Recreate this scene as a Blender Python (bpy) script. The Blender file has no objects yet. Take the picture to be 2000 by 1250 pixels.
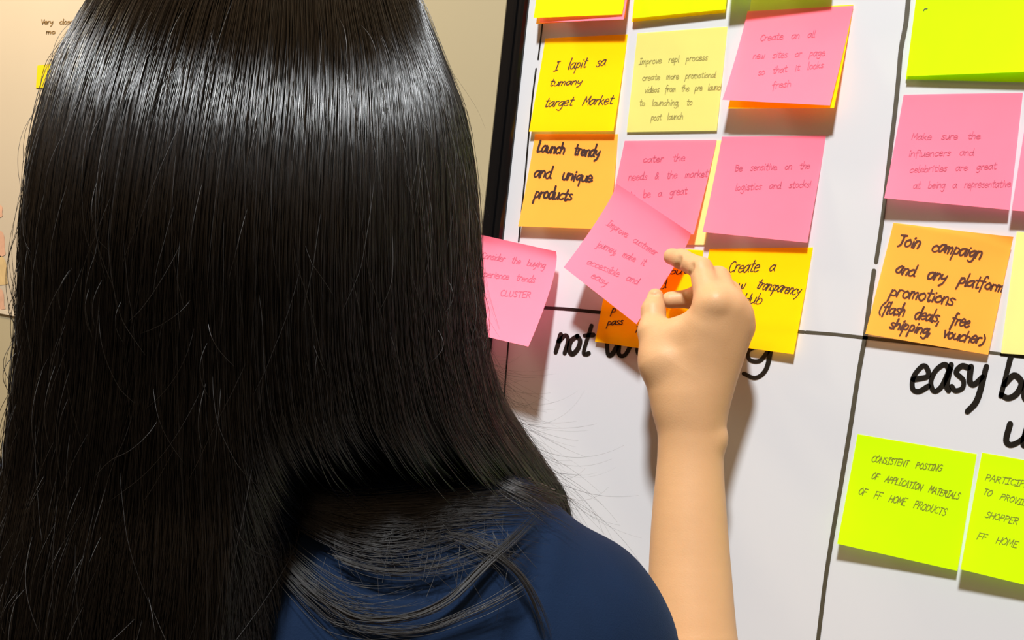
import bpy, bmesh, math, random
import numpy as np
from mathutils import Matrix, Vector

random.seed(7)
rng = np.random.default_rng(11)
scene = bpy.context.scene
COL = scene.collection

# ------------------------------------------------------------------ camera
W, H, FPX = 2000, 1250, 1700.0
ZC = 1.45                                    # height of the lens above the floor
YAW, PITCH, ROLL, DIST = -0.49687107, -0.03991769, 0.10995643, 0.66276262
_f = np.array([math.sin(YAW) * math.cos(PITCH), math.cos(YAW) * math.cos(PITCH), math.sin(PITCH)])
_r = np.array([math.cos(YAW), -math.sin(YAW), 0.0])
_u = np.cross(_r, _f)
CR = math.cos(ROLL) * _r + math.sin(ROLL) * _u
CU = -math.sin(ROLL) * _r + math.cos(ROLL) * _u
CF = _f
CAM = np.array([0.0, -DIST, ZC])

cam_data = bpy.data.cameras.new('camera')
cam_data.sensor_fit = 'HORIZONTAL'
cam_data.sensor_width = 36.0
cam_data.lens = 36.0 * FPX / W
cam_data.clip_start = 0.02
cam = bpy.data.objects.new('camera', cam_data)
COL.objects.link(cam)
m = Matrix.Identity(4)
for i in range(3):
    m[i][0], m[i][1], m[i][2], m[i][3] = CR[i], CU[i], -CF[i], CAM[i]
cam.matrix_world = m
scene.camera = cam

# ------------------------------------------------------------------ light and exposure
scene.view_settings.view_transform = 'Standard'
scene.view_settings.look = 'None'
scene.view_settings.gamma = 1.0
scene.view_settings.use_curve_mapping = False
scene.view_settings.exposure = 0.0

world = bpy.data.worlds.new('room_ambient')
scene.world = world
world.use_nodes = True
bg = world.node_tree.nodes['Background']
# a dim room: warm light comes back from the ceiling, little from the dark far end
_nt = world.node_tree
_tc = _nt.nodes.new('ShaderNodeTexCoord')
_sx = _nt.nodes.new('ShaderNodeSeparateXYZ')
_rp = _nt.nodes.new('ShaderNodeValToRGB')
_nt.links.new(_tc.outputs['Generated'], _sx.inputs[0])
_nt.links.new(_sx.outputs['Z'], _rp.inputs[0])
_nt.links.new(_rp.outputs[0], bg.inputs[0])
_rp.color_ramp.elements[0].position = 0.15
_rp.color_ramp.elements[0].color = (0.12, 0.078, 0.048, 1)
_rp.color_ramp.elements[1].position = 0.75
_rp.color_ramp.elements[1].color = (0.62, 0.38, 0.20, 1)
bg.inputs[1].default_value = 1.0


def area_light(name, loc, target, size, power, color):
    d = bpy.data.lights.new(name, 'AREA')
    d.shape = 'DISK'
    d.size = size
    d.energy = power
    d.color = color
    o = bpy.data.objects.new(name, d)
    COL.objects.link(o)
    o.location = loc
    v = Vector(target) - Vector(loc)
    o.rotation_euler = v.to_track_quat('-Z', 'Y').to_euler()
    return o


area_light('ceiling_lamp', (0.0, -1.98, ZC + 2.48), (-0.2, 0, ZC), 0.31, 156, (0.95, 0.98, 1.0))
area_light('added_wall_fill', (-1.75, -0.35, ZC + 1.15), (-1.62, 0.40, ZC - 0.1), 0.25, 22, (1.0, 0.82, 0.55))  # added warm fill, only there to brighten the left part of the wall


# ------------------------------------------------------------------ helpers
def lin(c):
    return tuple(((v / 255) / 12.92 if v / 255 <= 0.04045 else (((v / 255) + 0.055) / 1.055) ** 2.4) for v in c)


def ray(px, py):
    px = np.asarray(px, float)[..., None]
    py = np.asarray(py, float)[..., None]
    return CF + (px - W / 2) / FPX * CR - (py - H / 2) / FPX * CU


def on_board(px, py, off=0.0):
    """point seen at a place of the photo, off metres in front of the board (board face is y = 0)"""
    d = ray(px, py)
    t = (DIST - np.asarray(off, float)) / d[..., 1]
    return CAM + d * t[..., None]


def at_depth(px, py, dep):
    return CAM + ray(px, py) * dep


def project(p):
    q = p - CAM
    z = q @ CF
    return np.stack([W / 2 + FPX * (q @ CR) / z, H / 2 - FPX * (q @ CU) / z], -1)


def mat(name, color, rough=0.5, spec=0.5, metal=0.0, noise=0.0, nscale=40.0, bump=0.0, bscale=200.0, coat=0.0, sss=0.0):
    m = bpy.data.materials.new(name)
    m.use_nodes = True
    nt = m.node_tree
    b = nt.nodes['Principled BSDF']
    b.inputs['Base Color'].default_value = (*color, 1)
    b.inputs['Roughness'].default_value = rough
    b.inputs['Specular IOR Level'].default_value = spec
    b.inputs['Metallic'].default_value = metal
    b.inputs['Coat Weight'].default_value = coat
    if sss:
        b.inputs['Subsurface Weight'].default_value = sss
        b.inputs['Subsurface Radius'].default_value = (0.9, 0.45, 0.25)
        b.inputs['Subsurface Scale'].default_value = 0.004
    if noise or bump:
        tc = nt.nodes.new('ShaderNodeTexCoord')
    if noise:
        n = nt.nodes.new('ShaderNodeTexNoise')
        n.inputs['Scale'].default_value = nscale
        n.inputs['Detail'].default_value = 4
        nt.links.new(tc.outputs['Object'], n.inputs['Vector'])
        mx = nt.nodes.new('ShaderNodeMixRGB')
        mx.inputs[1].default_value = (*[c * (1 - noise) for c in color], 1)
        mx.inputs[2].default_value = (*[min(1, c * (1 + noise)) for c in color], 1)
        nt.links.new(n.outputs['Fac'], mx.inputs[0])
        nt.links.new(mx.outputs[0], b.inputs['Base Color'])
    if bump:
        n2 = nt.nodes.new('ShaderNodeTexNoise')
        n2.inputs['Scale'].default_value = bscale
        n2.inputs['Detail'].default_value = 3
        nt.links.new(tc.outputs['Object'], n2.inputs['Vector'])
        bp = nt.nodes.new('ShaderNodeBump')
        bp.inputs['Strength'].default_value = bump
        bp.inputs['Distance'].default_value = 0.001
        nt.links.new(n2.outputs['Fac'], bp.inputs['Height'])
        nt.links.new(bp.outputs[0], b.inputs['Normal'])
    return m


def paper(name, color, trans=0.50):
    """thin paper: diffuse on the lit face, and light that passes through"""
    m = bpy.data.materials.new(name)
    m.use_nodes = True
    nt = m.node_tree
    b = nt.nodes['Principled BSDF']
    out = nt.nodes['Material Output']
    tc = nt.nodes.new('ShaderNodeTexCoord')
    n = nt.nodes.new('ShaderNodeTexNoise')
    n.inputs['Scale'].default_value = 60
    nt.links.new(tc.outputs['Object'], n.inputs['Vector'])
    mx = nt.nodes.new('ShaderNodeMixRGB')
    mx.inputs[1].default_value = (*[c * 0.97 for c in color], 1)
    mx.inputs[2].default_value = (*[min(1, c * 1.03) for c in color], 1)
    nt.links.new(n.outputs['Fac'], mx.inputs[0])
    nt.links.new(mx.outputs[0], b.inputs['Base Color'])
    b.inputs['Roughness'].default_value = 0.75
    b.inputs['Specular IOR Level'].default_value = 0.08
    tr = nt.nodes.new('ShaderNodeBsdfTranslucent')
    tr.inputs[0].default_value = (*[c * trans for c in color], 1)
    ms = nt.nodes.new('ShaderNodeAddShader')
    nt.links.new(b.outputs[0], ms.inputs[0])
    nt.links.new(tr.outputs[0], ms.inputs[1])
    nt.links.new(ms.outputs[0], out.inputs[0])
    return m


def mesh_obj(name, verts, faces, material, parent=None, smooth=False):
    me = bpy.data.meshes.new(name)
    me.from_pydata([tuple(map(float, v)) for v in verts], [], [tuple(map(int, f)) for f in faces])
    me.update()
    if smooth:
        me.polygons.foreach_set('use_smooth', [True] * len(me.polygons))
    me.materials.append(material)
    o = bpy.data.objects.new(name, me)
    COL.objects.link(o)
    if parent is not None:
        o.parent = parent
    return o


def recenter(o, p):
    """put the object's origin at p without moving its geometry or its children (identity rotations)"""
    p = Vector([float(v) for v in p])
    if o.type == 'MESH':
        o.data.transform(Matrix.Translation(-p))
    o.location = p
    for ch in o.children:
        ch.matrix_parent_inverse = Matrix.Translation(-p)


def box(v, f, lo, hi):
    b = len(v)
    (x0, y0, z0), (x1, y1, z1) = lo, hi
    v += [(x0, y0, z0), (x1, y0, z0), (x1, y1, z0), (x0, y1, z0), (x0, y0, z1), (x1, y0, z1), (x1, y1, z1), (x0, y1, z1)]
    f += [tuple(b + i for i in q) for q in ((0, 3, 2, 1), (4, 5, 6, 7), (0, 1, 5, 4), (1, 2, 6, 5), (2, 3, 7, 6), (3, 0, 4, 7))]


def empty(name, loc):
    o = bpy.data.objects.new(name, None)
    o.empty_display_size = 0.05
    COL.objects.link(o)
    o.location = [float(v) for v in loc]
    return o


def adopt(ch, par):
    ch.parent = par
    ch.matrix_parent_inverse = Matrix.Translation(-Vector(par.location))


def tag(o, label=None, cat=None, group=None, kind=None):
    if label:
        o['label'] = label
    if cat:
        o['category'] = cat
    if group:
        o['group'] = group
    if kind:
        o['kind'] = kind
    return o


# ------------------------------------------------------------------ the stroke alphabet for the handwriting
G = {
    'a': (.95, [[(.78, .85), (.5, 1), (.15, .75), (.05, .35), (.25, 0), (.55, .15), (.78, .8)], [(.8, 1), (.78, .3), (.92, 0)]]),
    'b': (.9, [[(.1, 1.8), (.08, .08)], [(.1, .55), (.4, 1), (.78, .7), (.7, .2), (.4, 0), (.08, .1)]]),
    'c': (.85, [[(.75, .85), (.45, 1), (.1, .6), (.15, .15), (.45, 0), (.8, .2)]]),
    'd': (.95, [[(.75, .8), (.45, 1), (.1, .6), (.15, .1), (.45, 0), (.72, .4), (.8, 1.8)], [(.8, 1.8), (.77, .2), (.9, 0)]]),
    'e': (.85, [[(.1, .5), (.7, .6), (.6, .95), (.35, 1), (.08, .6), (.15, .12), (.45, 0), (.8, .2)]]),
    'f': (.75, [[(.75, 1.65), (.5, 1.8), (.35, 1.4), (.3, -.6)], [(.05, .95), (.65, 1)]]),
    'g': (.9, [[(.75, .85), (.45, 1), (.1, .65), (.2, .2), (.5, .15), (.75, .8)], [(.8, 1), (.76, -.3), (.5, -.8), (.1, -.6)]]),
    'h': (.85, [[(.1, 1.8), (.08, 0)], [(.08, .5), (.4, 1), (.68, .75), (.7, 0)]]),
    'i': (.4, [[(.2, 1), (.2, 0)], [(.22, 1.4), (.24, 1.5)]]),
    'j': (.5, [[(.3, 1), (.3, -.5), (.05, -.7)], [(.3, 1.4), (.32, 1.5)]]),
    'k': (.8, [[(.1, 1.8), (.08, 0)], [(.65, 1), (.12, .45)], [(.25, .55), (.7, 0)]]),
    'l': (.35, [[(.15, 1.8), (.12, .1), (.28, 0)]]),
    'm': (1.1, [[(.08, 1), (.06, 0)], [(.06, .6), (.3, 1), (.47, .75), (.47, 0)], [(.47, .6), (.72, 1), (.9, .75), (.92, 0)]]),
    'n': (.8, [[(.08, 1), (.06, 0)], [(.06, .6), (.4, 1), (.65, .75), (.66, 0)]]),
    'o': (.85, [[(.45, 1), (.1, .7), (.1, .25), (.4, 0), (.7, .3), (.7, .75), (.42, 1)]]),
    'p': (.85, [[(.15, 1), (.08, -.8)], [(.12, .65), (.4, 1), (.72, .7), (.6, .2), (.13, .15)]]),
    'q': (.9, [[(.75, .85), (.45, 1), (.1, .6), (.25, .1), (.7, .6)], [(.78, 1), (.74, -.8)]]),
    'r': (.65, [[(.1, 1), (.08, 0)], [(.08, .55), (.3, .95), (.6, .95)]]),
    's': (.7, [[(.65, .9), (.35, 1), (.15, .75), (.55, .4), (.55, .1), (.25, 0), (.05, .15)]]),
    't': (.7, [[(.35, 1.6), (.3, .2), (.48, 0), (.65, .1)], [(.05, 1.05), (.65, 1.1)]]),
    'u': (.85, [[(.08, 1), (.1, .2), (.35, 0), (.65, .4), (.7, 1)], [(.7, 1), (.7, .2), (.82, 0)]]),
    'v': (.7, [[(.05, 1), (.32, 0)], [(.32, 0), (.65, 1)]]),
    'w': (1.05, [[(.05, 1), (.2, .1), (.35, .1), (.48, .8)], [(.48, .8), (.55, .1), (.75, .1), (.92, 1)]]),
    'x': (.75, [[(.05, 1), (.65, 0)], [(.65, 1), (.05, 0)]]),
    'y': (.85, [[(.08, 1), (.12, .45), (.35, .3), (.65, .6)], [(.76, 1), (.6, -.3), (.25, -.8)]]),
    'z': (.75, [[(.05, 1), (.65, 1)], [(.65, 1), (.05, 0)], [(.05, 0), (.7, 0)]]),
    'A': (.95, [[(0, 0), (.45, 1.6)], [(.45, 1.6), (.85, 0)], [(.15, .6), (.7, .6)]]),
    'B': (.9, [[(.1, 1.6), (.1, 0)], [(.1, 1.6), (.6, 1.5), (.6, 1), (.1, .85)], [(.1, .85), (.75, .6), (.65, .1), (.1, 0)]]),
    'C': (.95, [[(.85, 1.4), (.5, 1.6), (.12, 1.1), (.15, .4), (.5, 0), (.9, .25)]]),
    'D': (.95, [[(.12, 1.6), (.1, 0)], [(.05, 1.6), (.6, 1.4), (.8, .8), (.6, .15), (.08, 0)]]),
    'E': (.85, [[(.1, 1.6), (.1, 0)], [(.1, 1.6), (.75, 1.6)], [(.1, .85), (.6, .85)], [(.1, 0), (.75, 0)]]),
    'F': (.8, [[(.1, 1.6), (.1, 0)], [(.05, 1.6), (.75, 1.6)], [(.1, .85), (.6, .85)]]),
    'G': (.95, [[(.85, 1.4), (.5, 1.6), (.12, 1.1), (.15, .4), (.5, 0), (.85, .3), (.85, .75)], [(.85, .75), (.5, .75)]]),
    'H': (.9, [[(.1, 1.6), (.1, 0)], [(.8, 1.6), (.75, 0)], [(.1, .8), (.78, .85)]]),
    'I': (.7, [[(.35, 1.6), (.3, 0)], [(.1, 1.55), (.6, 1.65)], [(0, -.05), (.6, .05)]]),
    'J': (.95, [[(.0, 1.55), (.85, 1.65)], [(.5, 1.6), (.48, .1), (.2, -.25)]]),
    'K': (.85, [[(.1, 1.6), (.1, 0)], [(.75, 1.6), (.12, .75)], [(.25, .85), (.8, 0)]]),
    'L': (.75, [[(.1, 1.7), (.08, .1), (.25, 0), (.7, .1)]]),
    'M': (1.05, [[(.05, 0), (.15, 1.6)], [(.15, 1.6), (.5, .5)], [(.5, .5), (.85, 1.6)], [(.85, 1.6), (.95, 0)]]),
    'N': (.95, [[(.08, 0), (.1, 1.6)], [(.1, 1.6), (.75, 0)], [(.75, 0), (.8, 1.6)]]),
    'O': (.95, [[(.5, 1.6), (.1, 1.1), (.12, .4), (.45, 0), (.8, .45), (.8, 1.1), (.48, 1.6)]]),
    'P': (.85, [[(.12, 1.6), (.08, 0)], [(.08, 1.55), (.6, 1.5), (.65, 1), (.1, .75)]]),
    'R': (.9, [[(.12, 1.6), (.08, 0)], [(.08, 1.55), (.6, 1.5), (.62, 1), (.1, .8)], [(.3, .8), (.8, 0)]]),
    'S': (.8, [[(.7, 1.4), (.4, 1.6), (.12, 1.2), (.6, .7), (.6, .2), (.3, 0), (.05, .2)]]),
    'T': (.85, [[(.05, 1.6), (.8, 1.6)], [(.42, 1.6), (.4, 0)]]),
    'U': (.9, [[(.1, 1.6), (.12, .4), (.4, 0), (.72, .4), (.76, 1.6)]]),
    'V': (.85, [[(.05, 1.6), (.4, 0)], [(.4, 0), (.78, 1.6)]]),
    'Y': (.85, [[(.05, 1.6), (.4, .8)], [(.78, 1.6), (.4, .8)], [(.4, .8), (.38, 0)]]),
    ',': (.45, [[(.2, .15), (.1, -.45)]]),
    '.': (.35, [[(.15, .02), (.18, .1)]]),
    '!': (.4, [[(.2, 1.7), (.18, .45)], [(.18, .1), (.19, .02)]]),
    '(': (.5, [[(.45, 1.6), (.1, 1), (.1, .1), (.4, -.3)]]),
    ')': (.5, [[(.05, 1.6), (.38, 1), (.38, .1), (.05, -.3)]]),
    '&': (.9, [[(.8, 0), (.3, 1.1), (.45, 1.6), (.6, 1.2), (.1, .5), (.3, 0), (.8, .6)]]),
    ' ': (1.7, []),
}


def catmull(pts, n=7):
    pts = np.array(pts, float)
    if len(pts) < 3:
        t = np.linspace(0, 1, 4)[:, None]
        return pts[0] * (1 - t) + pts[1] * t
    p = np.vstack([2 * pts[0] - pts[1], pts, 2 * pts[-1] - pts[-2]])
    out = []
    for i in range(1, len(p) - 2):
        t = np.linspace(0, 1, n, endpoint=False)[:, None]
        a, b, c, d = p[i - 1], p[i], p[i + 1], p[i + 2]
        out.append(0.5 * (2 * b + (c - a) * t + (2 * a - 5 * b + 4 * c - d) * t ** 2 + (3 * b - a - 3 * c + d) * t ** 3))
    out.append(pts[-1][None])
    return np.vstack(out)


def text_strokes(text, p0, p1, xh, slant=0.1, jit=0.05, up=None, r=random):
    """polylines, in photo pixels, of one handwritten line from p0 to p1"""
    total = sum(G[c][0] for c in text)
    p0, p1 = np.array(p0, float), np.array(p1, float)
    d = p1 - p0
    L = np.hypot(*d)
    ex = d / L
    if up is None:
        up = np.array([ex[1], -ex[0]])
        up = up + np.array([0.12, 0])
    sx = L / total
    res = []
    x = 0.0
    for c in text:
        w, strokes = G[c]
        dy = r.uniform(-jit, jit) * xh
        sc = 1 + r.uniform(-jit, jit) * 1.5
        for s in strokes:
            q = catmull([(a + r.uniform(-jit, jit) * .6, b + r.uniform(-jit, jit) * .8) for a, b in s])
            res.append(p0 + np.outer((x + q[:, 0]) * sx + slant * q[:, 1] * xh * sc, ex) + np.outer(q[:, 1] * xh * sc + dy, up))
        x += w
    return res


def ribbon(pts, width, v, f):
    """flat pen stroke outline with round ends, in photo pixels; width may vary along the stroke"""
    pts = np.asarray(pts, float)
    keep = np.r_[True, np.hypot(*np.diff(pts, axis=0).T) > 1e-6]
    pts = pts[keep]
    if len(pts) < 2:
        return
    t = np.gradient(pts, axis=0)
    t /= np.hypot(t[:, 0], t[:, 1])[:, None] + 1e-9
    n = np.stack([-t[:, 1], t[:, 0]], 1)
    w = np.broadcast_to(np.asarray(width, float), (len(pts),)) / 2
    b = len(v)
    for p, q, ww in zip(pts, n, w):
        v.append(p + q * ww)
        v.append(p - q * ww)
    for i in range(len(pts) - 1):
        f.append((b + 2 * i, b + 2 * i + 1, b + 2 * i + 3, b + 2 * i + 2))
    for end, sgn in ((0, -1), (len(pts) - 1, 1)):
        c = len(v)
        v.append(pts[end])
        a = [b + 2 * end]
        for k in (1, 2, 3):
            an = math.pi * k / 4
            v.append(pts[end] + n[end] * w[end] * math.cos(an) + sgn * t[end] * w[end] * math.sin(an))
            a.append(c + k)
        a.append(b + 2 * end + 1)
        for k in range(4):
            f.append((c, a[k], a[k + 1]))


def ink_mesh(name, strokes, width, surface, material, parent, vary=0.0):
    v, f = [], []
    for s in strokes:
        w = width
        if vary:
            w = width * (1 + vary * np.sin(np.linspace(0, 3, len(s)) + random.uniform(0, 6)))
        if len(s) >= 2:
            k0 = len(s)
            ribbon(s, w if np.ndim(w) == 0 else w[:k0], v, f) if np.ndim(w) == 0 else ribbon2(s, w, v, f)
    p = surface(np.array(v))
    o = mesh_obj(name, p, f, material)
    if parent is not None:
        adopt(o, parent)
    return o


def ribbon2(s, w, v, f):
    s = np.asarray(s, float)
    keep = np.r_[True, np.hypot(*np.diff(s, axis=0).T) > 1e-6]
    ribbon(s[keep], np.asarray(w)[keep], v, f)


# ------------------------------------------------------------------ the setting
M_WALL = mat('cream_paint', (0.36, 0.31, 0.20), rough=0.9, spec=0.15, noise=0.03, nscale=6, bump=0.05, bscale=120)
M_FLOOR = mat('floor_vinyl', (0.30, 0.25, 0.19), rough=0.5, noise=0.15, nscale=8)
WALL_Y = 0.40
v, f = [], []
box(v, f, (-4, WALL_Y, 0), (2.5, WALL_Y + 0.1, 3.3))
tag(mesh_obj('wall_back', v, f, M_WALL), kind='structure')
v, f = [], []
box(v, f, (-4, -3.0, -0.05), (2.5, WALL_Y + 0.1, 0))
tag(mesh_obj('floor', v, f, M_FLOOR), kind='structure')


def on_wall(px, py, off=0.001):
    return on_board(px, py, off - WALL_Y)


# ------------------------------------------------------------------ whiteboard
M_BOARD = mat('whiteboard_enamel', (0.65, 0.665, 0.69), rough=0.28, spec=0.35, noise=0.01, nscale=5)
M_FRAME = mat('black_gloss_frame', (0.004, 0.004, 0.0045), rough=0.14, spec=0.4, noise=0.1, nscale=30)
M_MARK = mat('dry_marker_ink', lin((72, 66, 50)), rough=0.6, noise=0.35, nscale=160)
M_BLACK = mat('black_marker_ink', lin((24, 21, 16)), rough=0.35, spec=0.5, noise=0.3, nscale=200)
M_STEEL = mat('stand_steel', (0.05, 0.05, 0.055), rough=0.35, metal=0.6, noise=0.05)

X0, X1, Z0, Z1 = -0.3765, 0.82, ZC - 0.52, ZC + 0.50
wb = empty('whiteboard', ((X0 + X1) / 2, 0.02, 0))
tag(wb, 'large white dry-erase board in a black frame, covered with sticky notes and marker writing', 'whiteboard')
v, f = [], []
box(v, f, (X0 - 0.004, 0, Z0 - 0.004), (X1 + 0.004, 0.012, Z1 + 0.004))
adopt(mesh_obj('writing_surface', v, f, M_BOARD), wb)


def rail(name, a, b, inward):
    """frame bar with a stepped, rounded profile swept from a to b along the board edge"""
    prof = [(0, 0.014), (0, -0.0045), (0.002, -0.0065), (0.0095, -0.0072), (0.0115, -0.006), (0.0125, -0.0042), (0.0135, -0.0042), (0.0145, -0.0062),
            (0.0165, -0.0066), (0.0185, -0.0050), (0.0203, -0.0022), (0.0206, 0.0006), (0.0206, 0.014)]
    a, b, n = np.array(a), np.array(b), np.array(inward)
    v = [a + n * x + np.array([0, y, 0]) for x, y in prof] + [b + n * x + np.array([0, y, 0]) for x, y in prof]
    k = len(prof)
    f = [(i, (i + 1) % k, k + (i + 1) % k, k + i) for i in range(k)]
    f += [tuple(range(k))[::-1], tuple(range(k, 2 * k))]
    o = mesh_obj(name, v, f, M_FRAME)
    adopt(o, wb)
    return o


FW = 0.0206
rail('frame_rail', (X0 - FW, 0, Z0 - FW), (X0 - FW, 0, Z1 + FW), (1, 0, 0))
rail('frame_rail', (X1 + FW, 0, Z0 - FW), (X1 + FW, 0, Z1 + FW), (-1, 0, 0))
rail('frame_rail', (X0 - FW, 0, Z1 + FW), (X1 + FW, 0, Z1 + FW), (0, 0, -1))
rail('frame_rail', (X0 - FW, 0, Z0 - FW), (X1 + FW, 0, Z0 - FW), (0, 0, 1))
for sx in (X0 + 0.15, X1 - 0.15):
    v, f = [], []
    box(v, f, (sx - 0.018, 0.013, 0.03), (sx + 0.018, 0.043, Z1 - 0.05))
    box(v, f, (sx - 0.02, 0.0, 0.0), (sx + 0.02, 0.32, 0.035))
    adopt(mesh_obj('stand_leg', v, f, M_STEEL), wb)


def board_surface(off):
    return lambda q: on_board(q[:, 0], q[:, 1], off)


def board_line(pts, width, material, name='marker_line', off=0.0002):
    return ink_mesh(name, [catmull(pts, 6)], width, board_surface(off), material, wb, vary=0.08)


board_line([(1777, -40), (1770, 40), (1760, 95), (1755, 150), (1749, 210), (1743, 262), (1736, 320), (1727, 400), (1719, 460), (1711, 512)], 9, M_MARK)
board_line([(1707, 529), (1699, 585), (1690, 655), (1676, 735), (1660, 840), (1646, 925), (1630, 1020), (1614, 1120), (1605, 1190), (1593, 1290)], 8.6, M_MARK)
board_line([(960, 594), (1062, 601), (1110, 604), (1170, 610), (1300, 622), (1450, 637)], 7, M_BLACK)
board_line([(1450, 637), (1520, 644), (1570, 648.5)], 6.5, M_MARK)
board_line([(1575, 649), (1630, 653), (1692, 660)], 7, M_MARK)
board_line([(1694, 660), (1800, 672), (1930, 688), (1954, 691)], 6.5, M_MARK)
board_line([(1956, 692), (2000, 697), (2120, 711)], 6.5, M_BLACK)
board_line([(1066, -20), (1059, 50), (1051, 116)], 3, M_BLACK)
board_line([(1047, 134), (1040, 190), (1033, 260), (1026, 340), (1020, 400), (1013, 472)], 3, M_BLACK)
board_line([(1003, 560), (993, 668), (984, 780)], 3, M_BLACK)


def board_text(text, p0, p1, xh, width, jit=0.03, slant=0.05):
    st = text_strokes(text, p0, p1, xh, slant=slant, jit=jit)
    ink_mesh('handwritten_text', st, width, board_surface(0.00045), M_BLACK, wb, vary=0.12)


board_text('not', (1084, 687), (1150, 693), 36, 8.5)
board_text('working', (1174, 694), (1506, 712), 35, 9)
board_text('easy', (1776, 763), (1922, 764), 50, 11)
board_text('bu', (1950, 777), (2034, 783), 47, 11)
board_text('us', (1957, 868), (2044, 876), 40, 11)

# ------------------------------------------------------------------ sticky notes
C_NEON = (0.50, 0.76, 0.0)
C_PINK = (0.92, 0.205, 0.30)
C_GOLD = (0.92, 0.52, 0.0)
C_ORANGE = (0.92, 0.38, 0.055)
C_PALE = (0.64, 0.60, 0.18)
C_CREAM = (0.76, 0.70, 0.26)
P = {'neon': paper('neon_lime_paper', C_NEON), 'pink': paper('pink_paper', C_PINK, 0.38), 'gold': paper('golden_yellow_paper', C_GOLD, 0.72),
     'orange': paper('orange_paper', C_ORANGE, 0.6), 'pale': paper('pale_yellow_paper', C_PALE), 'cream': paper('light_lemon_paper', C_CREAM)}
INK = {'brown': mat('brown_marker_ink', lin((82, 38, 14)), rough=0.6, noise=0.2, nscale=300),
       'maroon': mat('dark_marker_ink', lin((52, 18, 12)), rough=0.6, noise=0.2, nscale=300),
       'pen': mat('black_pen_ink', lin((62, 44, 10)), rough=0.6, noise=0.2, nscale=300),
       'pencil': mat('grey_pencil_lead', lin((160, 150, 78)), rough=0.7, noise=0.2, nscale=400),
       'rose': mat('faint_pencil_lead', lin((190, 80, 108)), rough=0.7, noise=0.25, nscale=400),
       'olive': mat('green_black_pen_ink', lin((120, 124, 22)), rough=0.7, noise=0.2, nscale=400)}


class Note:
    def __init__(self, colour, corners, lifts, label, base=0.0004, p=1.5, group=None, crest=(0.0, 0.0)):
        offs = [base + l * 0.001 for l in lifts]
        self.c = [on_board(x, y, 0) for (x, y) in corners]
        self.c = np.array([on_board(x, y, o) for (x, y), o in zip(corners, offs)])
        self.o = offs
        self.p = p
        self.crest = crest
        self.px = np.array(corners, float)
        n, k = 18, 22
        U, V = np.meshgrid(np.linspace(0, 1, n), np.linspace(0, 1, k))
        pts = self.surf(U.ravel(), V.ravel())
        faces = [(j * n + i, (j + 1) * n + i, (j + 1) * n + i + 1, j * n + i + 1) for j in range(k - 1) for i in range(n - 1)]
        self.obj = mesh_obj('sticky_note', pts, faces, P[colour], smooth=True)
        tag(self.obj, label, 'sticky note', group)
        self.lines = []

    def surf(self, u, v):
        TL, TR, BR, BL = self.c
        u, v = u[:, None], v[:, None]
        q = (TL * (1 - u) + TR * u) * (1 - v) + (BL * (1 - u) + BR * u) * v
        o = self.o
        t = o[0] * (1 - u) + o[1] * u
        b = o[3] * (1 - u) + o[2] * u
        off = t + (b - t) * np.clip(v, 0, 2) ** self.p + (self.crest[0] * (1 - u) + self.crest[1] * u ** 3) * np.exp(-np.clip(v, 0, 2) / 0.07)
        q[:, 1] = -off[:, 0]
        return q

    def from_pixels(self, q):
        """(u, v) on the note of points of the photo, by Newton steps"""
        u = np.full(len(q), .5)
        v = np.full(len(q), .5)
        e = 1e-4
        for _ in range(12):
            p0 = project(self.surf(u, v))
            du = (project(self.surf(u + e, v)) - p0) / e
            dv = (project(self.surf(u, v + e)) - p0) / e
            r = q - p0
            det = du[:, 0] * dv[:, 1] - du[:, 1] * dv[:, 0]
            u = np.clip(u + (r[:, 0] * dv[:, 1] - r[:, 1] * dv[:, 0]) / det, -.1, 1.6)
            v = np.clip(v + (du[:, 0] * r[:, 1] - du[:, 1] * r[:, 0]) / det, 0.001, 1.6)
        return u, v

    def ink_surface(self, q):
        u, v = self.from_pixels(q)
        u = np.clip(u, 0.0, 1.0)
        v = np.clip(v, 0.0, 1.0)
        e = 1e-3
        s = self.surf(u, v)
        n = np.cross(self.surf(u + e, v) - s, self.surf(u, v + e) - s)
        n /= np.linalg.norm(n, axis=1)[:, None]
        n *= -np.sign(n[:, 1])[:, None]
        return s + n * 0.00022

    def write(self, ink, width, *lines, slant=0.12, jit=0.05, name='handwritten_text'):
        st = []
        for text, p0, p1, xh in lines:
            st += text_strokes(text, p0, p1, xh, slant=slant, jit=jit)
        o = ink_mesh(name, st, width, self.ink_surface, INK[ink], self.obj, vary=0.15)
        return self

    def done(self):
        recenter(self.obj, self.c.mean(0))


GA = 'sticky notes on the whiteboard'
notes = []


def note(*a, **k):
    k.setdefault('group', GA)
    n = Note(*a, **k)
    notes.append(n)
    return n


# top row
note('orange', [(1066, -150), (1243, -158), (1221, 36), (1047, 47)], (0, 0, 7.3, 10.6),
     'orange sticky note whose lower edge shows beneath the top left lime note', base=0.0004)
note('pink', [(1066, -150), (1246, -158), (1218, 38), (1054, 44)], (0, 0, 12.2, 11.4),
     'pink sticky note showing as a sliver right of the top left lime note', base=0.0008)
note('neon', [(1062, -150), (1240, -158), (1215, 28), (1042, 35)], (0, 0, 12.2, 13.8),
     'lime sticky note cut by the picture top above the golden target market note', base=0.0014)
note('gold', [(1254, -165), (1438, -178), (1416, 25), (1234, 43)], (0, 0, 2.5, 3.6),
     'golden note whose edge shows under the lime note above the pale yellow one')
note('neon', [(1255, -165), (1440, -178), (1417, 18), (1235, 36)], (0, 0, 4.1, 5.3),
     'lime sticky note cut by the picture top above the pale yellow note', base=0.001)
note('pale', [(1486, -160), (1642, -168), (1622, 28), (1463, 33)], (0, 0, 0.8, 0.8),
     'shaded yellow note showing as a strip above the tilted pink note', base=0.0004)
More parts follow.
